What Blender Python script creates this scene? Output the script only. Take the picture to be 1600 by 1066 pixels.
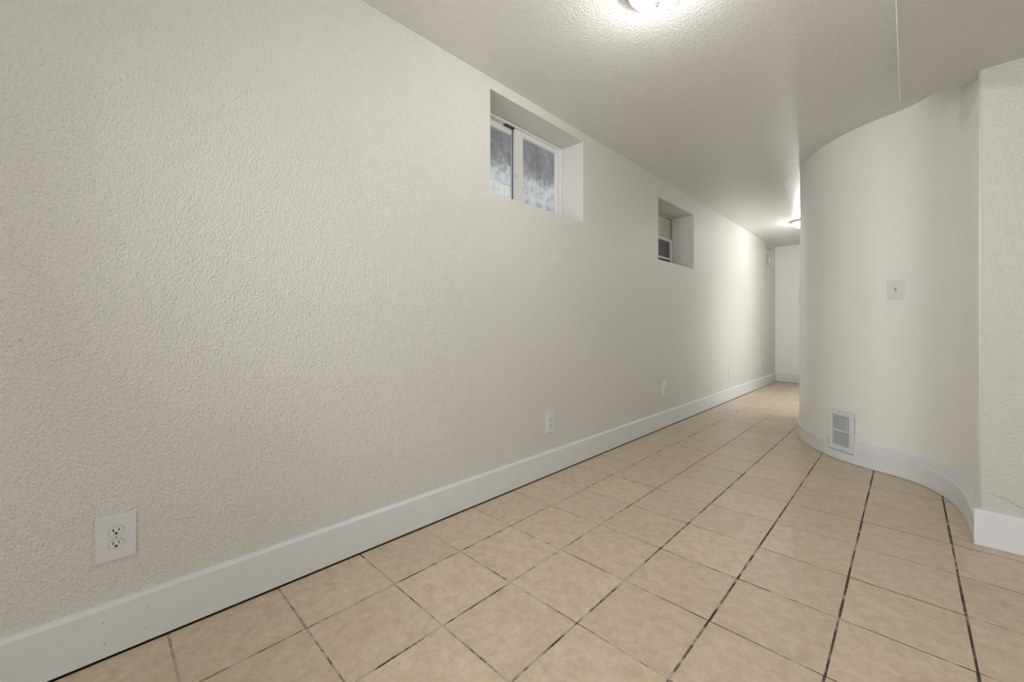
import bpy, bmesh, math, random
from mathutils import Vector, Matrix, noise
random.seed(7)
S = bpy.context.scene
COL = S.collection
for o in list(bpy.data.objects):
    bpy.data.objects.remove(o)

# ------------------------------------------------------------------ camera, world, light, exposure
YAW = 0.77263
cam_d = bpy.data.cameras.new('camera')
cam = bpy.data.objects.new('camera', cam_d)
COL.objects.link(cam)
cam.location = (0, 0, 1.0)
cam.rotation_euler = (math.pi/2, 0, YAW)
cam_d.sensor_width = 36
cam_d.lens = 635.2/1600*36
cam_d.shift_y = -22.2/1600
cam_d.clip_start = 0.02
S.camera = cam

S.view_settings.view_transform = 'Standard'
S.view_settings.look = 'None'
S.view_settings.gamma = 1
S.view_settings.use_curve_mapping = False
S.view_settings.exposure = 1.12

W = bpy.data.worlds.new('overcast_sky')
S.world = W
W.use_nodes = True
bgn = W.node_tree.nodes['Background']
bgn.inputs[0].default_value = (0.95, 0.97, 1.0, 1)
bgn.inputs[1].default_value = 0.85

LAMP_W = (9.5, 7.5, 9.0)   # bulbs: near fixture, hallway fixture, unseen fixture added behind the camera
GLASS_E = 7.5
ROOM_W = 12.5        # unseen soft fill light added at the right
KEY_W = 9.0        # unseen soft fill light added behind the camera
HALL_FILL_W = 6.0        # unseen fill light added in the hallway

def area(name, loc, rot, sx, sy, power, color, spread=180):
    d = bpy.data.lights.new(name, 'AREA')
    d.shape = 'RECTANGLE'; d.size = sx; d.size_y = sy; d.energy = power; d.color = color
    o = bpy.data.objects.new(name, d); COL.objects.link(o)
    o.location = loc; o.rotation_euler = rot
    d.spread = math.radians(spread)
    return o
# fill light added out of view, behind and to the right
area('room_fill', (1.5, -1.9, 1.1), (math.radians(90), 0, math.radians(28)), 1.2, 1.8, ROOM_W, (0.99, 1.0, 1.03))
area('camera_fill', (-0.75, -0.75, 1.35), (math.radians(93), 0, math.radians(-12)), 1.0, 0.9, KEY_W, (0.99, 1.0, 1.03), 120)  # soft fill added out of view behind the camera
# added fill light for the hallway, hidden behind the bend of the curved wall
area('hall_fill', (-0.838, 6.4, 1.1), (math.radians(90), 0, math.radians(90)), 1.9, 2.0, HALL_FILL_W, (0.99, 1.0, 1.03))

# ------------------------------------------------------------------ materials
def nt(m):
    m.use_nodes = True
    t = m.node_tree
    return t, t.nodes, t.links, t.nodes['Principled BSDF']

def flat(name, col, rough=0.5, metal=0.0, spec=0.5, emit=None):
    m = bpy.data.materials.new(name)
    t, N, L, b = nt(m)
    b.inputs['Base Color'].default_value = (*col, 1)
    b.inputs['Roughness'].default_value = rough
    b.inputs['Metallic'].default_value = metal
    b.inputs['Specular IOR Level'].default_value = spec
    tc = N.new('ShaderNodeTexCoord')
    nz = N.new('ShaderNodeTexNoise'); nz.inputs['Scale'].default_value = 14; nz.inputs['Detail'].default_value = 3
    L.new(tc.outputs['Object'], nz.inputs['Vector'])
    mx = N.new('ShaderNodeMix'); mx.data_type = 'RGBA'
    mx.inputs[6].default_value = (*[c*0.95 for c in col], 1)
    mx.inputs[7].default_value = (*[min(1, c*1.03) for c in col], 1)
    L.new(nz.outputs['Fac'], mx.inputs[0]); L.new(mx.outputs[2], b.inputs['Base Color'])
    return m

def paint(name, col, rough, scale, dist, strength, spec=0.5, stretch=(1, 1, 1), rot=(0, 0, 0)):
    """rolled-on wall paint over an orange-peel texture"""
    m = bpy.data.materials.new(name)
    t, N, L, b = nt(m)
    tc = N.new('ShaderNodeTexCoord')
    mp = N.new('ShaderNodeMapping')
    mp.inputs['Scale'].default_value = stretch
    mp.inputs['Rotation'].default_value = rot
    L.new(tc.outputs['Object'], mp.inputs['Vector'])
    n1 = N.new('ShaderNodeTexNoise'); n1.inputs['Scale'].default_value = scale
    n1.inputs['Detail'].default_value = 2.5; n1.inputs['Roughness'].default_value = 0.55
    n1.inputs['Distortion'].default_value = 0.15
    L.new(mp.outputs[0], n1.inputs['Vector'])
    r1 = N.new('ShaderNodeValToRGB')
    r1.color_ramp.elements[0].position = 0.32; r1.color_ramp.elements[1].position = 0.72
    L.new(n1.outputs['Fac'], r1.inputs[0])
    n2 = N.new('ShaderNodeTexNoise'); n2.inputs['Scale'].default_value = scale*0.22; n2.inputs['Detail'].default_value = 2
    L.new(tc.outputs['Object'], n2.inputs['Vector'])
    ad = N.new('ShaderNodeMath'); ad.operation = 'MULTIPLY_ADD'
    L.new(n2.outputs['Fac'], ad.inputs[0]); ad.inputs[1].default_value = 0.7
    L.new(r1.outputs[0], ad.inputs[2])
    bp = N.new('ShaderNodeBump'); bp.inputs['Strength'].default_value = strength; bp.inputs['Distance'].default_value = dist
    L.new(ad.outputs[0], bp.inputs['Height']); L.new(bp.outputs[0], b.inputs['Normal'])
    n3 = N.new('ShaderNodeTexNoise'); n3.inputs['Scale'].default_value = 1.7; n3.inputs['Detail'].default_value = 5
    L.new(tc.outputs['Object'], n3.inputs['Vector'])
    mx = N.new('ShaderNodeMix'); mx.data_type = 'RGBA'
    mx.inputs[6].default_value = (*[c*0.965 for c in col], 1)
    mx.inputs[7].default_value = (*[min(1, c*1.03) for c in col], 1)
    L.new(n3.outputs['Fac'], mx.inputs[0]); L.new(mx.outputs[2], b.inputs['Base Color'])
    b.inputs['Roughness'].default_value = rough
    b.inputs['Specular IOR Level'].default_value = spec
    return m

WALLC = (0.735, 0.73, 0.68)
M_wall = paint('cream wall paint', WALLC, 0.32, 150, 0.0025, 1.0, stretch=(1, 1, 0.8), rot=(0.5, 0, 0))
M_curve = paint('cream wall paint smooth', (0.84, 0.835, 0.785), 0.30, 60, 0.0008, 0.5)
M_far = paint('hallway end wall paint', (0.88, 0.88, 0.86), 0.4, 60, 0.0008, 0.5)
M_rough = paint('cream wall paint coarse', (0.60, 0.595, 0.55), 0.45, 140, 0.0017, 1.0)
M_ceil = paint('ceiling paint', (0.75, 0.745, 0.70), 0.34, 135, 0.0017, 1.0)
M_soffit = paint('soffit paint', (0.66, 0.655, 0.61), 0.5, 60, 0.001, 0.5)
M_reveal = paint('reveal paint', (0.70, 0.67, 0.60), 0.5, 70, 0.001, 0.5)
M_trim = flat('white trim paint', (0.76, 0.775, 0.79), 0.38)
M_bead = flat('corner bead paint', (0.88, 0.875, 0.84), 0.35)
M_plate = flat('white plastic plate', (0.74, 0.745, 0.76), 0.3)
M_vinyl = flat('white vinyl', (0.80, 0.80, 0.78), 0.35)
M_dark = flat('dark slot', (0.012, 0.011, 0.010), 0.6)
M_gap = flat('dark window seal', (0.06, 0.06, 0.06), 0.6)
M_metal = flat('brushed nickel', (0.55, 0.53, 0.50), 0.3, metal=1.0)
M_acwhite = flat('air conditioner plastic', (0.82, 0.82, 0.80), 0.4)
M_filler = flat('beige filler board', (0.66, 0.63, 0.56), 0.6)
M_screw = flat('painted screw', (0.30, 0.30, 0.29), 0.4)
M_vent = flat('white enamel', (0.74, 0.75, 0.76), 0.35)
M_ventback = flat('vent duct shade', (0.66, 0.67, 0.67), 0.6)
M_fence = flat('white painted board', (0.92, 0.90, 0.84), 0.6)

def tile_mat():
    m = bpy.data.materials.new('beige ceramic tile')
    t, N, L, b = nt(m)
    tc = N.new('ShaderNodeTexCoord'); oi = N.new('ShaderNodeObjectInfo')
    sc = N.new('ShaderNodeVectorMath'); sc.operation = 'ADD'
    cb = N.new('ShaderNodeCombineXYZ')
    ml = N.new('ShaderNodeMath'); ml.operation = 'MULTIPLY'; ml.inputs[1].default_value = 37
    L.new(oi.outputs['Random'], ml.inputs[0]); L.new(ml.outputs[0], cb.inputs[0]); L.new(ml.outputs[0], cb.inputs[2])
    L.new(tc.outputs['Object'], sc.inputs[0]); L.new(cb.outputs[0], sc.inputs[1])
    a = N.new('ShaderNodeTexNoise'); a.inputs['Scale'].default_value = 24; a.inputs['Detail'].default_value = 9
    a.inputs['Roughness'].default_value = 0.74; a.inputs['Distortion'].default_value = 0.25
    L.new(sc.outputs[0], a.inputs['Vector'])
    r = N.new('ShaderNodeValToRGB')
    e = r.color_ramp.elements
    e[0].position = 0.33; e[0].color = (0.508, 0.401, 0.281, 1)
    e[1].position = 0.70; e[1].color = (0.704, 0.595, 0.467, 1)
    k = e.new(0.5); k.color = (0.609, 0.494, 0.364, 1)
    L.new(a.outputs['Fac'], r.inputs[0])
    # ochre clouds
    c = N.new('ShaderNodeTexNoise'); c.inputs['Scale'].default_value = 42; c.inputs['Detail'].default_value = 4
    L.new(sc.outputs[0], c.inputs['Vector'])
    cr = N.new('ShaderNodeValToRGB'); cr.color_ramp.elements[0].position = 0.5; cr.color_ramp.elements[1].position = 0.72
    cr.color_ramp.elements[0].color = (0, 0, 0, 1); cr.color_ramp.elements[1].color = (0.35, 0.35, 0.35, 1)
    L.new(c.outputs['Fac'], cr.inputs[0])
    m1 = N.new('ShaderNodeMix'); m1.data_type = 'RGBA'; m1.inputs[7].default_value = (0.508, 0.412, 0.260, 1)
    L.new(cr.outputs[0], m1.inputs[0]); L.new(r.outputs[0], m1.inputs[6])
    # dark pin specks
    v = N.new('ShaderNodeTexVoronoi'); v.inputs['Scale'].default_value = 14
    L.new(sc.outputs[0], v.inputs['Vector'])
    vr = N.new('ShaderNodeValToRGB'); vr.color_ramp.elements[0].position = 0.012; vr.color_ramp.elements[1].position = 0.03
    vr.color_ramp.elements[0].color = (0.6, 0.6, 0.6, 1); vr.color_ramp.elements[1].color = (0, 0, 0, 1)
    L.new(v.outputs['Distance'], vr.inputs[0])
    m2 = N.new('ShaderNodeMix'); m2.data_type = 'RGBA'; m2.inputs[7].default_value = (0.07, 0.055, 0.045, 1)
    L.new(vr.outputs[0], m2.inputs[0]); L.new(m1.outputs[2], m2.inputs[6])
    hs = N.new('ShaderNodeHueSaturation')
    mr = N.new('ShaderNodeMapRange'); mr.inputs[3].default_value = 0.955; mr.inputs[4].default_value = 1.035
    L.new(oi.outputs['Random'], mr.inputs[0]); L.new(mr.outputs[0], hs.inputs['Value'])
    L.new(m2.outputs[2], hs.inputs['Color']); L.new(hs.outputs[0], b.inputs['Base Color'])
    b.inputs['Roughness'].default_value = 0.42
    rr = N.new('ShaderNodeMapRange'); rr.inputs[3].default_value = 0.28; rr.inputs[4].default_value = 0.42
    L.new(a.outputs['Fac'], rr.inputs[0]); L.new(rr.outputs[0], b.inputs['Roughness'])
    bp = N.new('ShaderNodeBump'); bp.inputs['Strength'].default_value = 0.35; bp.inputs['Distance'].default_value = 0.0015
    L.new(a.outputs['Fac'], bp.inputs['Height']); L.new(bp.outputs[0], b.inputs['Normal'])
    return m
M_tile = tile_mat()

def grout_mat():
    m = bpy.data.materials.new('worn grout')
    t, N, L, b = nt(m)
    tc = N.new('ShaderNodeTexCoord')
    a = N.new('ShaderNodeTexNoise'); a.inputs['Scale'].default_value = 5.5; a.inputs['Detail'].default_value = 6; a.inputs['Roughness'].default_value = 0.72
    L.new(tc.outputs['Object'], a.inputs['Vector'])
    r = N.new('ShaderNodeValToRGB'); e = r.color_ramp.elements
    e[0].position = 0.44; e[0].color = (0.055, 0.04, 0.032, 1)
    e[1].position = 0.60; e[1].color = (0.46, 0.41, 0.35, 1)
    k = e.new(0.52); k.color = (0.20, 0.155, 0.125, 1)
    # more dirt trodden in towards the right of the room, crumbs of pale grout left in between
    sx = N.new('ShaderNodeSeparateXYZ'); L.new(tc.outputs['Object'], sx.inputs[0])
    mr = N.new('ShaderNodeMapRange'); mr.inputs[1].default_value = -1.7; mr.inputs[2].default_value = 0.1
    mr.inputs[3].default_value = 0.10; mr.inputs[4].default_value = -0.05
    L.new(sx.outputs[0], mr.inputs[0])
    cr = N.new('ShaderNodeTexNoise'); cr.inputs['Scale'].default_value = 24; cr.inputs['Detail'].default_value = 3
    L.new(tc.outputs['Object'], cr.inputs['Vector'])
    cm = N.new('ShaderNodeMath'); cm.operation = 'MULTIPLY_ADD'; cm.inputs[1].default_value = 0.44; cm.inputs[2].default_value = -0.22
    L.new(cr.outputs['Fac'], cm.inputs[0])
    a2 = N.new('ShaderNodeMath'); a2.operation = 'ADD'
    L.new(a.outputs['Fac'], a2.inputs[0]); L.new(cm.outputs[0], a2.inputs[1])
    ad = N.new('ShaderNodeMath'); ad.operation = 'ADD'
    L.new(a2.outputs[0], ad.inputs[0]); L.new(mr.outputs[0], ad.inputs[1])
    # grout gets paler towards the far hallway
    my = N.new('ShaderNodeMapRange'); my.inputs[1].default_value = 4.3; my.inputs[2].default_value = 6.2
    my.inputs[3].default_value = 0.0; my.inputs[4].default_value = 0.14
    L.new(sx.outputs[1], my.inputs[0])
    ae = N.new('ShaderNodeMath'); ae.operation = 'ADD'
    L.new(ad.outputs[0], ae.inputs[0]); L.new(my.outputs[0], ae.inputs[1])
    L.new(ae.outputs[0], r.inputs[0]); L.new(r.outputs[0], b.inputs['Base Color'])
    b.inputs['Roughness'].default_value = 0.9
    bp = N.new('ShaderNodeBump'); bp.inputs['Strength'].default_value = 0.8; bp.inputs['Distance'].default_value = 0.002
    n = N.new('ShaderNodeTexNoise'); n.inputs['Scale'].default_value = 240; L.new(tc.outputs['Object'], n.inputs['Vector'])
    L.new(n.outputs['Fac'], bp.inputs['Height']); L.new(bp.outputs[0], b.inputs['Normal'])
    return m
M_grout = grout_mat()

def stucco_mat():
    m = bpy.data.materials.new('weathered stucco')
    t, N, L, b = nt(m)
    tc = N.new('ShaderNodeTexCoord')
    a = N.new('ShaderNodeTexNoise'); a.inputs['Scale'].default_value = 5.0; a.inputs['Detail'].default_value = 10; a.inputs['Roughness'].default_value = 0.82
    L.new(tc.outputs['Object'], a.inputs['Vector'])
    sx = N.new('ShaderNodeSeparateXYZ'); L.new(tc.outputs['Object'], sx.inputs[0])
    mr = N.new('ShaderNodeMapRange'); mr.inputs[1].default_value = 2.76; mr.inputs[2].default_value = 2.98
    mr.inputs[3].default_value = 0.13; mr.inputs[4].default_value = -0.08  # shade on the upper wall is put into the stucco colour
    L.new(sx.outputs[2], mr.inputs[0])
    ad = N.new('ShaderNodeMath'); ad.operation = 'ADD'
    L.new(a.outputs['Fac'], ad.inputs[0]); L.new(mr.outputs[0], ad.inputs[1])
    r = N.new('ShaderNodeValToRGB'); e = r.color_ramp.elements
    e[0].position = 0.33; e[0].color = (0.11, 0.107, 0.108, 1)
    e[1].position = 0.66; e[1].color = (0.60, 0.60, 0.60, 1)
    k = e.new(0.5); k.color = (0.21, 0.205, 0.21, 1)
    # stucco gets paler towards the far end
    my = N.new('ShaderNodeMapRange'); my.inputs[1].default_value = 4.3; my.inputs[2].default_value = 6.2
    my.inputs[3].default_value = 0.0; my.inputs[4].default_value = 0.14
    L.new(sx.outputs[1], my.inputs[0])
    ae = N.new('ShaderNodeMath'); ae.operation = 'ADD'
    L.new(ad.outputs[0], ae.inputs[0]); L.new(my.outputs[0], ae.inputs[1])
    L.new(ae.outputs[0], r.inputs[0]); L.new(r.outputs[0], b.inputs['Base Color'])
    b.inputs['Roughness'].default_value = 0.95
    return m
M_stucco = stucco_mat()

def glass_mat():
    m = bpy.data.materials.new('window glass')
    t, N, L, b = nt(m)
    out = N['Material Output']
    tr = N.new('ShaderNodeBsdfTransparent'); tr.inputs[0].default_value = (0.93, 0.95, 0.95, 1)
    gl = N.new('ShaderNodeBsdfGlossy'); gl.inputs['Roughness'].default_value = 0.03
    fr = N.new('ShaderNodeFresnel'); fr.inputs[0].default_value = 1.45
    mx = N.new('ShaderNodeMixShader')
    ge = N.new('ShaderNodeNewGeometry'); sb = N.new('ShaderNodeMath'); sb.operation = 'SUBTRACT'; sb.inputs[0].default_value = 1.0
    mu = N.new('ShaderNodeMath'); mu.operation = 'MULTIPLY'
    L.new(ge.outputs['Backfacing'], sb.inputs[1]); L.new(sb.outputs[0], mu.inputs[0]); L.new(fr.outputs[0], mu.inputs[1])
    L.new(mu.outputs[0], mx.inputs[0]); L.new(tr.outputs[0], mx.inputs[1]); L.new(gl.outputs[0], mx.inputs[2])
    # splashed dirt film
    df = N.new('ShaderNodeBsdfDiffuse'); df.inputs[0].default_value = (0.75, 0.76, 0.8, 1)
    tl = N.new('ShaderNodeBsdfTranslucent'); tl.inputs[0].default_value = (0.75, 0.76, 0.8, 1)
    ms = N.new('ShaderNodeMixShader'); ms.inputs[0].default_value = 0.5
    L.new(df.outputs[0], ms.inputs[1]); L.new(tl.outputs[0], ms.inputs[2])
    tc = N.new('ShaderNodeTexCoord')
    n = N.new('ShaderNodeTexNoise'); n.inputs['Scale'].default_value = 11; n.inputs['Detail'].default_value = 8; n.inputs['Roughness'].default_value = 0.75
    L.new(tc.outputs['Object'], n.inputs['Vector'])
    r = N.new('ShaderNodeValToRGB'); r.color_ramp.elements[0].position = 0.5; r.color_ramp.elements[1].position = 0.75
    r.color_ramp.elements[0].color = (0.03, 0.03, 0.03, 1); r.color_ramp.elements[1].color = (0.22, 0.22, 0.22, 1)
    L.new(n.outputs['Fac'], r.inputs[0])
    m2 = N.new('ShaderNodeMixShader')
    L.new(r.outputs[0], m2.inputs[0]); L.new(mx.outputs[0], m2.inputs[1]); L.new(ms.outputs[0], m2.inputs[2])
    L.new(m2.outputs[0], out.inputs[0])
    return m
M_glass = glass_mat()

def dome_mat():
    m = bpy.data.materials.new('lit frosted glass')
    t, N, L, b = nt(m)
    out = N['Material Output']
    tr = N.new('ShaderNodeBsdfTransparent'); tr.inputs[0].default_value = (1, 0.98, 0.95, 1)
    em = N.new('ShaderNodeEmission'); em.inputs[0].default_value = (1.0, 0.98, 0.95, 1); em.inputs[1].default_value = GLASS_E
    mx = N.new('ShaderNodeMixShader'); mx.inputs[0].default_value = 0.35
    L.new(tr.outputs[0], mx.inputs[1]); L.new(em.outputs[0], mx.inputs[2]); L.new(mx.outputs[0], out.inputs[0])
    return m
M_dome = dome_mat()

# ------------------------------------------------------------------ helpers
def put(name, bm, mat, parent=None, smooth=False, loc=None):
    bmesh.ops.recalc_face_normals(bm, faces=bm.faces)
    me = bpy.data.meshes.new(name); bm.to_mesh(me); bm.free()
    for m in (mat if isinstance(mat, (list, tuple)) else [mat]):
        me.materials.append(m)
    if smooth:
        for p in me.polygons: p.use_smooth = True
    o = bpy.data.objects.new(name, me); COL.objects.link(o)
    if parent: o.parent = parent
    if loc: o.location = loc
    return o

def struct(o, label=None, cat=None):
    o['kind'] = 'structure'
    if label: o['label'] = label
    if cat: o['category'] = cat
    return o

def tag(o, label, cat, group=None):
    o['label'] = label; o['category'] = cat
    if group: o['group'] = group
    return o

def empty(name, loc, rz=0.0):
    o = bpy.data.objects.new(name, None); COL.objects.link(o)
    o.empty_display_size = 0.05
    o.location = loc; o.rotation_euler = (0, 0, rz)
    return o

def box(bm, x0, x1, y0, y1, z0, z1, bevel=0.0, seg=1, mi=0):
    vs = [bm.verts.new((x, y, z)) for z in (z0, z1) for x, y in ((x0, y0), (x1, y0), (x1, y1), (x0, y1))]
    F = [(0, 3, 2, 1), (4, 5, 6, 7), (0, 1, 5, 4), (1, 2, 6, 5), (2, 3, 7, 6), (3, 0, 4, 7)]
    fs = [bm.faces.new([vs[i] for i in f]) for f in F]
    for f in fs: f.material_index = mi
    if bevel:
        es = list({e for f in fs for e in f.edges})
        bmesh.ops.bevel(bm, geom=es, offset=bevel, segments=seg, affect='EDGES', profile=0.5)

def prism(bm, pts, z0, z1):
    lo = [bm.verts.new((x, y, z0)) for x, y in pts]
    hi = [bm.verts.new((x, y, z1)) for x, y in pts]
    n = len(pts)
    bm.faces.new(lo[::-1]); bm.faces.new(hi)
    for i in range(n):
        bm.faces.new((lo[i], lo[(i+1) % n], hi[(i+1) % n], hi[i]))

def extr(bm, pts, x0, x1):
    """outline in (y,z), thickness along x"""
    a = [bm.verts.new((x0, y, z)) for y, z in pts]
    b = [bm.verts.new((x1, y, z)) for y, z in pts]
    n = len(pts)
    bm.faces.new(a); bm.faces.new(b[::-1])
    for i in range(n):
        bm.faces.new((a[i], a[(i+1) % n], b[(i+1) % n], b[i]))

def lathe(bm, prof, n=40, close=True):
    rings = []
    for r, z in prof:
        if r < 1e-6:
            rings.append([bm.verts.new((0, 0, z))])
        else:
            rings.append([bm.verts.new((r*math.cos(2*math.pi*k/n), r*math.sin(2*math.pi*k/n), z)) for k in range(n)])
    for a, b in zip(rings, rings[1:]):
        for k in range(n):
            q = (k+1) % n
            if len(a) == 1 and len(b) == 1: continue
            if len(a) == 1: bm.faces.new((a[0], b[k], b[q]))
            elif len(b) == 1: bm.faces.new((a[k], b[0], a[q]))
            else: bm.faces.new((a[k], b[k], b[q], a[q]))

def catmull(P, sub=8):
    out = []
    n = len(P)
    for i in range(n-1):
        p0 = Vector(P[max(i-1, 0)]); p1 = Vector(P[i]); p2 = Vector(P[i+1]); p3 = Vector(P[min(i+2, n-1)])
        for k in range(sub):
            t = k/sub
            out.append(0.5*((2*p1)+(-p0+p2)*t+(2*p0-5*p1+4*p2-p3)*t*t+(-p0+3*p1-3*p2+p3)*t**3))
    out.append(Vector(P[-1]))
    return out

def normals(C):
    """unit normal on the hallway side of an open 2-D polyline that runs from the corner to the far end"""
    N = []
    for i in range(len(C)):
        d = (C[min(i+1, len(C)-1)]-C[max(i-1, 0)]).normalized()
        N.append(Vector((-d.y, d.x)))
    return N

# ------------------------------------------------------------------ dimensions
WX = -1.745            # left wall face
FY = 8.68              # far wall face
BY = -2.8              # wall behind the camera
RX = 2.2               # right wall of the room behind
CZ = 2.455             # ceiling
CY = 2.84              # short right wall face
TX, TY = 0.31485, 0.32316
OX, OY = -1.74522, 1.45931
SZ = 2.18              # underside of the dropped ceiling
SX = -0.03             # its edge

BASE = [(0.217, 2.825), (0.2165, 2.93), (0.214, 3.06), (0.208, 3.19), (0.188, 3.345), (0.148, 3.48), (0.088, 3.60),
        (0.012, 3.685), (-0.087, 3.742), (-0.200, 3.79), (-0.330, 3.872), (-0.430, 3.958), (-0.520, 4.065),
        (-0.630, 4.245), (-0.700, 4.42), (-0.750, 4.62), (-0.785, 4.85), (-0.805, 5.15), (-0.81, 5.6), (-0.81, FY)]
base_c = catmull(BASE, 7)
base_n = normals(base_c)
wall_c = [c - n*0.018 for c, n in zip(base_c, base_n)]
wall_c[0] = Vector((0.235, CY))
wall_n = normals(wall_c)

# ------------------------------------------------------------------ floor
bm = bmesh.new()
box(bm, WX-0.25, RX+0.1, BY-0.1, FY+0.1, -0.12, -0.0014)
floor = struct(put('floor', bm, M_grout), 'beige ceramic tile floor with worn dark grout')

def in_solid(x, y):
    if y < CY+0.02: return False
    if y > 4.9: return x > -0.78
    for a, b in zip(wall_c, wall_c[1:]):
        if (a.y-y)*(b.y-y) <= 0 and abs(a.y-b.y) > 1e-6:
            t = (y-a.y)/(b.y-a.y)
            return x > a.x+(b.x-a.x)*t+0.03
    return False

def tile_mesh(w, l):
    bm = bmesh.new()
    h = 0.0007
    lo = [(-w/2, -l/2), (w/2, -l/2), (w/2, l/2), (-w/2, l/2)]
    r0 = [bm.verts.new((x, y, -0.0014)) for x, y in lo]
    r1 = [bm.verts.new((x, y, -h)) for x, y in lo]
    r2 = [bm.verts.new((x*(1-2*h/w*1.2), y*(1-2*h/l*1.2), 0)) for x, y in lo]
    for a, b in ((r0, r1), (r1, r2)):
        for i in range(4):
            bm.faces.new((a[i], a[(i+1) % 4], b[(i+1) % 4], b[i]))
    bm.faces.new(r2); bm.faces.new(r0[::-1])
    bmesh.ops.recalc_face_normals(bm, faces=bm.faces)
    me = bpy.data.meshes.new('tile'); bm.to_mesh(me); bm.free()
    me.materials.append(M_tile)
    return me
GX, GY = 0.0072, 0.0062
tm = tile_mesh(TX-GX, TY-GY)
rest = bmesh.new()
ntile = 0
for j in range(-14, 24):
    for i in range(0, 13):
        cx, cy = OX+(i+0.5)*TX, OY+(j+0.5)*TY
        x0, x1, y0, y1 = cx-TX/2, cx+TX/2, cy-TY/2, cy+TY/2
        if y0 > FY or x0 > RX or y1 < BY: continue
        if all(in_solid(a, b) for a in (x0, cx, x1) for b in (y0, cy, y1)): continue
        dx, dy, dz = random.uniform(-.0009, .0009), random.uniform(-.0007, .0007), random.uniform(-.0003, 0.0002)
        if cy > -1.3 and i < 8:
            o = bpy.data.objects.new('tile', tm); COL.objects.link(o)
            o.parent = floor
            o.location = (cx+dx, cy+dy, dz)
            o.rotation_euler = (random.uniform(-.0012, .0012), random.uniform(-.0012, .0012), random.uniform(-.0022, .0022))
            ntile += 1
        else:
            box(rest, cx-(TX-GX)/2, cx+(TX-GX)/2, cy-(TY-GY)/2, cy+(TY-GY)/2, -0.0014, 0)
o = put('tile_field', rest, M_tile, floor); o['kind'] = 'stuff'

# ------------------------------------------------------------------ walls
WIN = [(1.608, 2.553, 1.785, 2.388), (3.831, 4.744, 1.658, 2.268), (8.03, 8.60, 2.07, 2.388)]
bm = bmesh.new()
y = BY-0.1
XO = WX-0.27
for (a, b, z0, z1) in WIN:
    box(bm, XO, WX, y, a, 0.0, CZ+0.1)
    box(bm, XO, WX, a, b, 0.0, z0)
    box(bm, XO, WX, a, b, z1, CZ+0.1)
    y = b
box(bm, XO, WX, y, FY+0.1, 0.0, CZ+0.1)
bmesh.ops.remove_doubles(bm, verts=bm.verts, dist=1e-5)
wl = struct(put('wall_left', bm, M_wall), 'long cream textured wall with three recessed high windows')

bm = bmesh.new(); box(bm, XO, RX+0.1, FY, FY+0.1, 0, CZ+0.1)
struct(put('wall_far', bm, M_far))
bm = bmesh.new(); box(bm, XO, RX+0.1, BY-0.1, BY, 0, CZ+0.1)
struct(put('wall_back', bm, M_wall))
bm = bmesh.new(); box(bm, RX, RX+0.1, BY, CY, 0, CZ+0.1)
struct(put('wall_side', bm, M_wall))

# short wall at the right, facing the camera
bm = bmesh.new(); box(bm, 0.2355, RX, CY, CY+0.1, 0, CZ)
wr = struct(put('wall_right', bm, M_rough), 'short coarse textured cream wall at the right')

# S-curved wall
bm = bmesh.new()
nz = 6
cols = []
for i, c in enumerate(wall_c):
    s = min(1.0, max(0.0, (i-14)/28.0))
    lean = 0.045*s*s*(3-2*s)
    col = []
    for k in range(nz+1):
        z = (CZ+0.02)*k/nz
        col.append(bm.verts.new((c.x, c.y+lean*(k/nz), z)))
    cols.append(col)
for a, b in zip(cols, cols[1:]):
    for k in range(nz):
        bm.faces.new((a[k], b[k], b[k+1], a[k+1]))
# solid back so that no light leaks
bk = [bm.verts.new((RX, CY+0.1, z)) for z in (0, CZ+0.02)]
bk2 = [bm.verts.new((RX, FY, z)) for z in (0, CZ+0.02)]
bm.faces.new((bk[0], bk2[0], bk2[1], bk[1]))
wc = struct(put('wall_curved', bm, M_curve, smooth=True), 'smooth cream wall curving away into the hallway')

# small nicks in the long wall's paint
for (yy, zz, hw, hh) in ((0.1965, 1.162, 0.0040, 0.0009), (-0.1427, 0.9628, 0.0016, 0.0018)):
    b2 = bmesh.new(); box(b2, WX-0.001, WX+0.0006, yy-hw, yy+hw, zz-hh, zz+hh)
    put('paint_nick', b2, M_screw, wl)

# corner bead where the short wall meets the curved one
bm = bmesh.new()
lathe(bm, [(0.0, 0.16), (0.0034, 0.16), (0.0030, 0.9), (0.0036, 1.5), (0.0032, SZ-0.002), (0, SZ-0.002)], 10)
o = put('corner_bead', bm, M_bead, wc, smooth=True, loc=(0.2365, CY+0.0012, 0))
o['label'] = 'painted ridge down the wall corner'

# fine cracks and filler marks on the short wall
def ribbon(bm, pts, w, y):
    """sliver of paint crack in the x-z plane"""
    L_, R_ = [], []
    for k, (x, z) in enumerate(pts):
        ww = w*(0.25+0.75*math.sin(math.pi*(k+0.4)/(len(pts)-0.2)))
        L_.append(bm.verts.new((x, y, z+ww/2))); R_.append(bm.verts.new((x, y, z-ww/2)))
    for k in range(len(pts)-1):
        bm.faces.new((L_[k], R_[k], R_[k+1], L_[k+1]))
bm = bmesh.new()
ribbon(bm, [(0.262, 0.243), (0.285, 0.236), (0.303, 0.236), (0.322, 0.226), (0.338, 0.214), (0.352, 0.206), (0.37, 0.199), (0.40, 0.199)], 0.0028, CY-0.0012)
put('paint_crack', bm, M_screw, wr)

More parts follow.
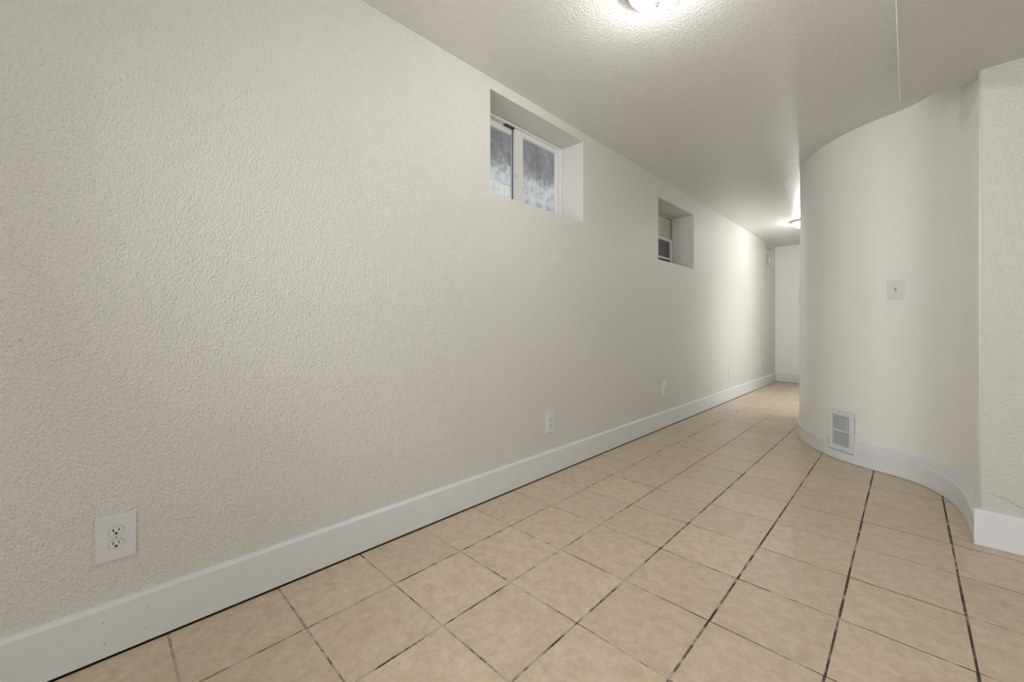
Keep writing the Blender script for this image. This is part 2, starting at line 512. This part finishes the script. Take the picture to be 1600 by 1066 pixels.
# ------------------------------------------------------------------ ceiling with drop
bm = bmesh.new(); box(bm, XO, RX+0.1, BY-0.1, FY+0.1, CZ, CZ+0.1)
struct(put('ceiling', bm, M_ceil), 'textured off-white ceiling')
bm = bmesh.new()
prism(bm, [(SX, BY), (RX, BY), (RX, CY), (0.2355, CY), (0.2355, CY+0.11), (SX, CY+0.11)], SZ, CZ)
sof = struct(put('trim_1', bm, M_soffit), 'dropped ceiling box over the right side of the room')
bm = bmesh.new()
# bead along the drop's lower edge
n = 40
for k in range(n):
    ya, yb = BY+(CY+0.11-BY)*k/n, BY+(CY+0.11-BY)*(k+1)/n
    j0, j1 = 0.0011*noise.noise((ya*3, 0, 0)), 0.0011*noise.noise((yb*3, 0, 0))
    for (dx, dz), (ex, ez) in (((-0.003, 0.004), (-0.0025, 0.001)), ((-0.0025, 0.001), (-0.0003, -0.0014)), ((-0.0003, -0.0014), (0.001, 0.0))):
        v = [bm.verts.new((SX+dx+j0, ya, SZ+dz)), bm.verts.new((SX+ex+j0, ya, SZ+ez)), bm.verts.new((SX+ex+j1, yb, SZ+ez)), bm.verts.new((SX+dx+j1, yb, SZ+dz))]
        bm.faces.new(v)
o = put('corner_bead', bm, M_bead, sof); o['label'] = 'pale bead along the edge of the ceiling drop'

# ------------------------------------------------------------------ baseboards
bm = bmesh.new()
BH = 0.158
prof = [(0, BH+0.004), (0.010, BH+0.001), (0.0185, BH-0.006), (0.0185, 0.0065), (0.0, 0.0065)]
ys = [BY]+[BY+0.25*k for k in range(1, 46)]+[FY]
rings = []
for yy in ys:
    wob = 0.0012*noise.noise((yy*1.3, 3.1, 0))
    rings.append([bm.verts.new((WX+px, yy, max(0.0065, pz+(wob if pz > 0.1 else 0)))) for px, pz in prof])
for a, b in zip(rings, rings[1:]):
    for k in range(len(prof)):
        q = (k+1) % len(prof)
        bm.faces.new((a[k], a[q], b[q], b[k]))
bm.faces.new(rings[0]); bm.faces.new(rings[-1][::-1])
bl = struct(put('baseboard_left', bm, M_trim), 'plain white baseboard along the left wall')
bm = bmesh.new(); box(bm, WX+0.001, WX+0.0215, BY, 7.2, 0.0003, 0.0012)  # dark strip drawn in for the shadow under the raised board
o = put('shadow_strip', bm, M_dark, bl); o['label'] = 'dark strip put in as the shadow gap under the board'
# nail holes
for (yy, zz) in ((0.018, 0.113), (0.020, 0.047), (0.118, 0.113), (0.113, 0.048), (1.02, 0.118), (2.30, 0.02)):
    b2 = bmesh.new()
    bmesh.ops.create_circle(b2, cap_ends=True, radius=0.0016, segments=8, matrix=Matrix.Translation((WX+0.0189, yy, zz)) @ Matrix.Rotation(math.pi/2, 4, 'Y'))
    put('nail_hole', b2, M_dark, bl)

bm = bmesh.new()
box(bm, WX+0.0185, -0.83, FY-0.0185, FY, 0.0065, BH, 0.003)
struct(put('baseboard_far', bm, M_trim))
bm = bmesh.new()
pr = [(0, BH+0.004), (-0.010, BH+0.001), (-0.0155, BH-0.006), (-0.0155, 0.001), (0, 0.001)]
xs = [0.217, 0.5, 1.0, 1.6, RX]
rings = [[bm.verts.new((x, CY+py, z)) for py, z in pr] for x in xs]
for a, b in zip(rings, rings[1:]):
    for k in range(5):
        q = (k+1) % 5
        bm.faces.new((a[k], a[q], b[q], b[k]))
bm.faces.new(rings[0]); bm.faces.new(rings[-1][::-1])
struct(put('baseboard_right', bm, M_trim), 'plain white baseboard under the short right wall')

def camu(x, y):
    d = -x*math.sin(YAW)+y*math.cos(YAW); r = x*math.cos(YAW)+y*math.sin(YAW)
    return 800+635.2*r/d
# curved baseboard with moulded top, interrupted at the floor vent
CP = [(0.0, 0.166), (0.005, 0.165), (0.0065, 0.156), (0.0105, 0.151), (0.0105, 0.146), (0.0085, 0.144), (0.0095, 0.136),
      (0.0145, 0.129), (0.0145, 0.1265), (0.0125, 0.1245), (0.018, 0.119), (0.018, 0.003), (0.0, 0.003)]
# vent position on the curve: from u 1300 to u 1336
us = [camu(c.x, c.y) for c in wall_c]
def at_u(u):
    for k in range(len(wall_c)-1):
        if us[k] >= u > us[k+1] and k < 110:
            t = (us[k]-u)/(us[k]-us[k+1])
            return k, t, wall_c[k].lerp(wall_c[k+1], t), wall_n[k].lerp(wall_n[k+1], t).normalized()
    raise RuntimeError('u')
kR, tR, vR, _ = at_u(1336)
kL, tL, vL, _ = at_u(1299.5)
def sweep(bm, pts, nrm, prof, jag=0.0):
    rings = []
    for c, n_ in zip(pts, nrm):
        rings.append([bm.verts.new((c.x+n_.x*d, c.y+n_.y*d, z)) for d, z in prof])
    for a, b in zip(rings, rings[1:]):
        for k in range(len(prof)):
            q = (k+1) % len(prof)
            bm.faces.new((a[k], a[q], b[q], b[k]))
    bm.faces.new(rings[0]); bm.faces.new(rings[-1][::-1])
P0 = wall_c[:kR+1]+[vR]; N0 = wall_n[:kR+1]+[wall_n[kR]]
kl2, tl2, vl2, _ = at_u(1296.5)
P1 = [vl2]+wall_c[kl2+1:]; N1 = [wall_n[kl2+1]]+wall_n[kl2+1:]
bm = bmesh.new(); sweep(bm, P0, N0, CP); sweep(bm, P1, N1, CP)
# low strip under the vent
P2 = [vR]+wall_c[kR+1:kl2+1]+[vl2]; N2 = [wall_n[kR]]+wall_n[kR+1:kl2+1]+[wall_n[kl2+1]]
sweep(bm, P2, N2, [(0, 0.064), (0.0150, 0.062), (0.018, 0.058), (0.018, 0.003), (0, 0.003)])
bc = struct(put('baseboard_curved', bm, M_trim), 'moulded white baseboard following the curved wall, cut around the vent')

# ------------------------------------------------------------------ floor vent (register)
d = (vR-vL); vw = d.length; ang = math.atan2(d.y, d.x)
vn = Vector((d.y, -d.x)).normalized()                # towards the room
vc = (vL+vR)/2 + vn*0.009
vent = tag(empty('wall_vent', (vc.x, vc.y, 0.075), ang), 'white metal wall register with two rows of vertical slats, cut into the curved baseboard', 'vent')
# local: x along the wall, -y towards the room
VH = 0.293; fw = 0.026
bm = bmesh.new()
yb, yf = 0.004, -0.016
box(bm, -vw/2, -vw/2+fw, yf, yb, 0, VH, 0.002)
box(bm, vw/2-fw, vw/2, yf, yb, 0, VH, 0.002)
box(bm, -vw/2+fw-0.001, vw/2-fw+0.001, yf+.0005, yb, VH-0.034, VH-.0005, 0.002)
box(bm, -vw/2+fw-0.001, vw/2-fw+0.001, yf+.0005, yb, 0.0005, 0.034, 0.002)
put('frame', bm, M_vent, vent)
bm = bmesh.new(); box(bm, -vw/2+fw, vw/2-fw, 0.001, 0.003, 0.03, VH-0.03)
put('damper', bm, M_ventback, vent)
bm = bmesh.new(); box(bm, -vw/2+fw, vw/2-fw, yf+0.001, -0.002, VH/2-0.006, VH/2+0.006, 0.001)
put('crossbar', bm, M_vent, vent)
ns = 14
iw = vw-2*fw
for row, (z0, z1) in enumerate(((0.034, VH/2-0.006), (VH/2+0.006, VH-0.034))):
    for k in range(ns):
        if row == 1 and k == ns-3: continue           # one slat is missing in the upper row
        x = -iw/2+iw*(k+0.5)/ns
        b2 = bmesh.new()
        box(b2, -0.0011, 0.0011, -0.0062, 0.0062, z0, z1)
        o = put('slat', b2, M_vent, vent)
        o.location = (x, -0.0065, 0); o.rotation_euler = (0, 0, math.radians(38))
for (x, z) in ((-vw/2+0.004, VH*0.73), (vw/2-0.012, VH*0.45), (-0.005, VH-0.012), (0.02, 0.012)):
    b2 = bmesh.new()
    bmesh.ops.create_uvsphere(b2, u_segments=10, v_segments=6, radius=0.0034, matrix=Matrix.Translation((x, yf, z)) @ Matrix.Diagonal((1, .5, 1, 1)))
    put('screw', b2, M_screw, vent)

# ------------------------------------------------------------------ outlets
def receptacle(parent, zc, X):
    bm = bmesh.new()
    pts = []
    for k in range(28):
        a = 2*math.pi*k/28
        y_, z_ = 0.0172*math.cos(a), 0.0172*math.sin(a)
        pts.append((y_, max(-0.0138, min(0.0138, z_))+zc))
    extr(bm, pts, X, X+0.0022)
    r = put('receptacle', bm, M_plate, parent)
    b = bmesh.new()
    box(b, X+0.0018, X+0.0025, -0.0078, -0.0052, zc-0.001, zc+0.0085)
    box(b, X+0.0018, X+0.0025, 0.0052, 0.0075, zc, zc+0.0075)
    g = [(0.0034*math.cos(math.pi*k/8), zc-0.0062+0.0034*math.sin(math.pi*k/8)) for k in range(9)]
    extr(b, g+[(-0.0034, zc-0.0092), (0.0034, zc-0.0092)], X+0.0018, X+0.0025)
    put('slot', b, M_dark, r)
    # grey ring drawn in as the shadow gap round the face
    b = bmesh.new()
    extr(b, [(y_*1.06, zc+(z_-zc)*1.06) for y_, z_ in pts], X-0.0006, X+0.0004)
    put('shadow_ring', b, M_screw, r)

def plate(w, h, t=0.0065, bev=0.0028):
    bm = bmesh.new()
    box(bm, 0.0002, t, -w/2, w/2, -h/2, h/2)
    es = [e for e in bm.edges if all(abs(v.co.x-t) < 1e-6 for v in e.verts)]
    bmesh.ops.bevel(bm, geom=es, offset=bev, segments=2, affect='EDGES', profile=0.6)
    return bm

def screw(parent, x, z, r=0.0024):
    b = bmesh.new()
    bmesh.ops.create_uvsphere(b, u_segments=10, v_segments=6, radius=r, matrix=Matrix.Translation((x, 0, z)) @ Matrix.Diagonal((.4, 1, 1, 1)))
    put('screw', b, M_screw, parent)

out = [(0.0455, 0.3545, 'white duplex outlet low on left wall, nearest the camera', 1),
       (2.163, 0.3485, 'white duplex outlet on left wall between the two big windows, second from the camera', 1),
       (3.963, 0.385, 'white duplex outlet on left wall below the air conditioner window', 1),
       (6.045, 0.365, 'plain white cover plate on left wall, seen edge-on in the hallway', 0),
       (7.650, 0.365, 'faint white plate farthest down the left wall, close to the far corner', 0)]
for (yy, zz, lab, dup) in out:
    r = tag(empty('wall_outlet', (WX, yy, zz)), lab, 'outlet', 'outlet plates along the left wall')
    put('cover_plate', plate(0.091, 0.137), M_plate, r)
    if dup:
        receptacle(r, 0.0196, 0.0065); receptacle(r, -0.0196, 0.0065); screw(r, 0.0068, 0)
    else:
        screw(r, 0.0068, 0.042); screw(r, 0.0068, -0.042)

# ------------------------------------------------------------------ light switches on the curved wall
def switch(u, z, lab, w, h):
    k, t, p, n_ = at_u(u)
    s = min(1.0, max(0.0, (k+t-14)/28.0)); lean = 0.045*s*s*(3-2*s)*z/CZ
    r = tag(empty('light_switch', (p.x-n_.x*-0.001, p.y+lean-n_.y*-0.001, z), math.atan2(n_.y, n_.x)), lab, 'switch')
    put('cover_plate', plate(w, h, 0.007), M_plate, r)
    b = bmesh.new(); box(b, 0.006, 0.0076, -0.0052, 0.0052, -0.012, 0.012)
    put('toggle_slot', b, M_screw, r)
    b = bmesh.new(); box(b, -0.002, 0.013, -0.0036, 0.0036, -0.005, 0.005, 0.001)
    o = put('toggle', b, M_plate, r); o.location = (0.005, 0, 0.001); o.rotation_euler = (0, math.radians(28), 0)
    screw(r, 0.0072, 0.030); screw(r, 0.0072, -0.030)
switch(1400, 1.0+58.5/635.2*2.71, 'white toggle light switch on the front of the curved wall', 0.092, 0.128)

# the one round the bend, seen edge-on
k0 = min(range(len(wall_c)), key=lambda k: us[k] if wall_c[k].y > 4.2 and wall_c[k].y < 5.5 else 1e9)
p = wall_c[k0+1]; n_ = wall_n[k0+1]
r = tag(empty('light_switch', (p.x+n_.x*0.001, p.y+0.02+n_.y*0.001, 1.29), math.atan2(n_.y, n_.x)), 'switch plate seen edge-on where the curved wall turns into the hallway', 'switch')
put('cover_plate', plate(0.08, 0.125, 0.007), M_plate, r)
b = bmesh.new(); box(b, 0.004, 0.018, -0.0036, 0.0036, -0.004, 0.005, 0.001); put('toggle', b, M_plate, r)

# ------------------------------------------------------------------ window 1 (horizontal slider)
def ring(bm, x0, x1, y0, y1, z0, z1, t, b=0.0015, tb=None):
    tb = t if tb is None else tb
    box(bm, x0, x1, y0, y0+t, z0, z1, b); box(bm, x0, x1, y1-t, y1, z0, z1, b)
    box(bm, x0+0.0005, x1-0.0005, y0+t-.001, y1-t+.001, z1-tb, z1-0.0005, b); box(bm, x0+.0005, x1-.0005, y0+t-.001, y1-t+.001, z0+.0005, z0+tb, b)

X1 = -1.940
y0, y1, z0, z1 = 1.608, 2.553, 1.785, 2.388
w1 = struct(empty('window_1', (0, 0, 0)), 'white sliding window in the nearer deep recess')
bm = bmesh.new(); ring(bm, X1-0.05, X1+0.007, y0+.0005, y1-.0005, z0+.0005, z1-.0005, 0.030, tb=0.016)
put('window_frame', bm, M_vinyl, w1)
bm = bmesh.new(); ring(bm, X1-0.024, X1-0.002, 2.022, 2.522, z0+0.017, z1-0.017, 0.042, tb=0.036)
box(bm, X1-0.024, X1-0.002, 2.0635, 2.104, z0+0.05, z1-0.05)
s1 = put('sash', bm, M_vinyl, w1); s1['label'] = 'right hand sliding sash with wide meeting stile'
bm = bmesh.new(); box(bm, X1-0.015, X1-0.011, 2.10, 2.484, z0+0.05, z1-0.05); put('pane', bm, M_glass, s1)
bm = bmesh.new(); ring(bm, X1-0.048, X1-0.027, 1.636, 2.060, z0+0.017, z1-0.017, 0.034, tb=0.042)
s2 = put('sash', bm, M_vinyl, w1); s2['label'] = 'left hand fixed sash'
bm = bmesh.new(); box(bm, X1-0.040, X1-0.036, 1.668, 2.028, z0+0.055, z1-0.055); put('pane', bm, M_glass, s2)
bm = bmesh.new(); box(bm, X1-0.0262, X1-0.0225, 2.0165, 2.0215, z0+0.02, z1-0.02); put('weather_seal', bm, M_gap, w1)
bm = bmesh.new(); box(bm, X1-0.024, X1-0.003, 1.93, 2.045, z1-0.0225, z1-0.0165); put('track_gap', bm, M_gap, w1)
bm = bmesh.new(); box(bm, X1-0.002, X1+0.008, 2.026, 2.042, 2.035, 2.083, 0.002); box(bm, X1+0.006, X1+0.014, 2.010, 2.034, 2.047, 2.056, 0.001)
box(bm, X1-0.002, X1+0.003, 2.0225, 2.027, 2.03, 2.088)
put('latch', bm, M_vinyl, w1)

# ------------------------------------------------------------------ window 2 with an air conditioner
X2 = -1.974
y0, y1, z0, z1 = 3.831, 4.744, 1.658, 2.268
w2 = struct(empty('window_2', (0, 0, 0)), 'recessed window closed with a beige board above an air conditioner')
bm = bmesh.new(); ring(bm, X2-0.035, X2, y0+.0005, y1-.0005, z0+.0005, z1-.0005, 0.040, tb=0.018)
put('window_frame', bm, M_filler, w2)
bm = bmesh.new(); box(bm, X2-0.030, X2-0.012, y0+0.03, 4.64, 1.98, z1-0.024); o = put('filler_board', bm, M_filler, w2); o['label'] = 'beige board filling the window above the air conditioner'
bm = bmesh.new(); box(bm, X2-0.028, X2-0.004, 4.642, 4.668, z0+0.018, z1-0.03, 0.002); put('stile', bm, M_filler, w2)
bm = bmesh.new(); box(bm, X2-0.030, X2-0.020, y0+0.03, y1-0.035, z0+0.02, z1-0.017); put('pane', bm, M_gap, w2)
bm = bmesh.new(); box(bm, X2-0.012, X2-0.002, 4.670, 4.680, z0+0.02, z1-0.03); put('weather_seal', bm, M_gap, w2)

ac = tag(empty('window_air_conditioner', (X2, 4.40, z0)), 'small white window air conditioner with horizontal louvres in the middle window recess', 'air conditioner')
ya, yb_ = -0.24, 0.248          # local y
bz0, bz1 = 0.075, 0.342
bm = bmesh.new(); box(bm, -0.24, -0.004, ya+0.012, yb_-0.012, bz0+0.004, bz1-0.006); put('body', bm, M_acwhite, ac)
bm = bmesh.new(); box(bm, -0.20, 0.004, ya, yb_, 0.0005, bz0-0.002); o = put('sill_support', bm, M_filler, ac)
bm = bmesh.new()
box(bm, -0.006, 0.026, ya, ya+0.026, bz0, bz1, 0.005, 2); box(bm, -0.006, 0.026, yb_-0.034, yb_, bz0, bz1, 0.009, 3)
box(bm, -0.006, 0.025, ya+0.02, yb_-0.028, bz1-0.030, bz1-.0005, 0.004, 2); box(bm, -0.006, 0.025, ya+0.02, yb_-0.028, bz0+0.026, bz0+0.046, 0.002)
front = put('front_panel', bm, M_acwhite, ac)
bm = bmesh.new(); box(bm, -0.004, 0.012, ya+0.02, yb_-0.03, bz0+0.001, bz0+0.027); put('control_strip', bm, M_gap, ac)
bm = bmesh.new(); box(bm, -0.003, 0.003, ya+0.02, yb_-0.03, bz0+0.045, bz1-0.028); g = put('grille_back', bm, M_dark, ac)
zl0, zl1 = bz0+0.046, bz1-0.030
for k in range(10):
    b2 = bmesh.new(); box(b2, -0.0065, 0.0065, ya+0.024, yb_-0.033, -0.0016, 0.0016)
    o = put('louver', b2, M_acwhite, ac); o.location = (0.014, 0, zl0+(zl1-zl0)*(k+0.5)/10); o.rotation_euler = (0, math.radians(32), 0)

# ------------------------------------------------------------------ window 3
X3 = -1.802
y0, y1, z0, z1 = 8.03, 8.60, 2.07, 2.388
w3 = struct(empty('window_3', (0, 0, 0)), 'small white framed window high at the far end')
bm = bmesh.new(); ring(bm, X3-0.04, X3, y0+.0005, y1-.0005, z0+.0005, z1-.0005, 0.035)
box(bm, X3-0.03, X3-0.002, 8.29, 8.34, z0+0.03, z1-0.03)
put('window_frame', bm, M_vinyl, w3)
bm = bmesh.new(); box(bm, X3-0.028, X3-0.003, 8.06, 8.57, z1-0.11, z1-0.03); put('transom', bm, M_vinyl, w3)
for a, b in ((8.065, 8.29), (8.34, 8.565)):
    bm = bmesh.new(); box(bm, X3-0.02, X3-0.016, a-.002, b+.002, z0+0.03, z1-0.11); put('pane', bm, M_glass, w3)

# ------------------------------------------------------------------ outside: neighbouring wall and fence
bm = bmesh.new(); box(bm, -3.5, -3.3, -3, 12, 1.2, 5.0)
nw = put('neighbor_wall', bm, M_stucco); struct(nw, 'weathered grey stucco wall outside the windows')
bm = bmesh.new(); box(bm, -3.3, XO, -3, 12, 1.2, 1.5)
struct(put('ground', bm, M_filler))
fence = tag(empty('picket_fence', (-2.75, 2.58, 1.5)), 'low white board fence outside the nearer window', 'fence')
for k in range(9):
    b2 = bmesh.new()
    box(b2, -0.009, 0.009, -0.033, 0.033, 0.0, 0.845, 0.003)
    o = put('fence_board', b2, M_fence, fence); o.location = (0.0, -0.34+0.072*k, 0); o.rotation_euler = (0, 0, random.uniform(-.02, .02))
bm = bmesh.new(); box(bm, -0.030, -0.010, -0.40, 0.30, 0.62, 0.69); put('fence_rail', bm, M_fence, fence)

# ------------------------------------------------------------------ ceiling lights
def ceiling_light(x, y, lab, watts):
    r = tag(empty('ceiling_light', (x, y, CZ)), lab, 'ceiling light', 'flush ceiling lights')
    bm = bmesh.new()
    lathe(bm, [(0, -0.0005), (0.118, -0.0005), (0.135, -0.006), (0.138, -0.014), (0.134, -0.022), (0.124, -0.024), (0.120, -0.016), (0, -0.014)], 48)
    put('pan', bm, M_metal, r, smooth=True)
    bm = bmesh.new()
    pf = [(0.122, -0.022)]
    for k in range(1, 11):
        a = math.pi/2*k/10
        pf.append((0.122*math.cos(a), -0.022-0.078*math.sin(a)))
    pf[-1] = (0, -0.100)
    lathe(bm, pf, 40)
    put('glass_dome', bm, M_dome, r, smooth=True)
    bm = bmesh.new()
    lathe(bm, [(0, -0.097), (0.010, -0.099), (0.012, -0.103), (0.006, -0.106), (0.0075, -0.111), (0.004, -0.116), (0, -0.117)], 16)
    put('finial', bm, M_metal, r, smooth=True)
    d = bpy.data.lights.new('bulb', 'POINT'); d.energy = watts; d.shadow_soft_size = 0.035; d.color = (0.99, 1.0, 1.03)
    o = bpy.data.objects.new('bulb', d); COL.objects.link(o); o.parent = r; o.location = (0, 0, -0.058)
    return r
ceiling_light(-0.752, 1.641, 'round flush ceiling light with glass dome cut by the top of the picture', LAMP_W[0])
ceiling_light(-1.035, 6.78, 'round flush ceiling light down the hallway, half hidden by the curved wall', LAMP_W[1])
ceiling_light(-0.80, -1.55, 'unseen round flush ceiling light added behind the camera as fill', LAMP_W[2])
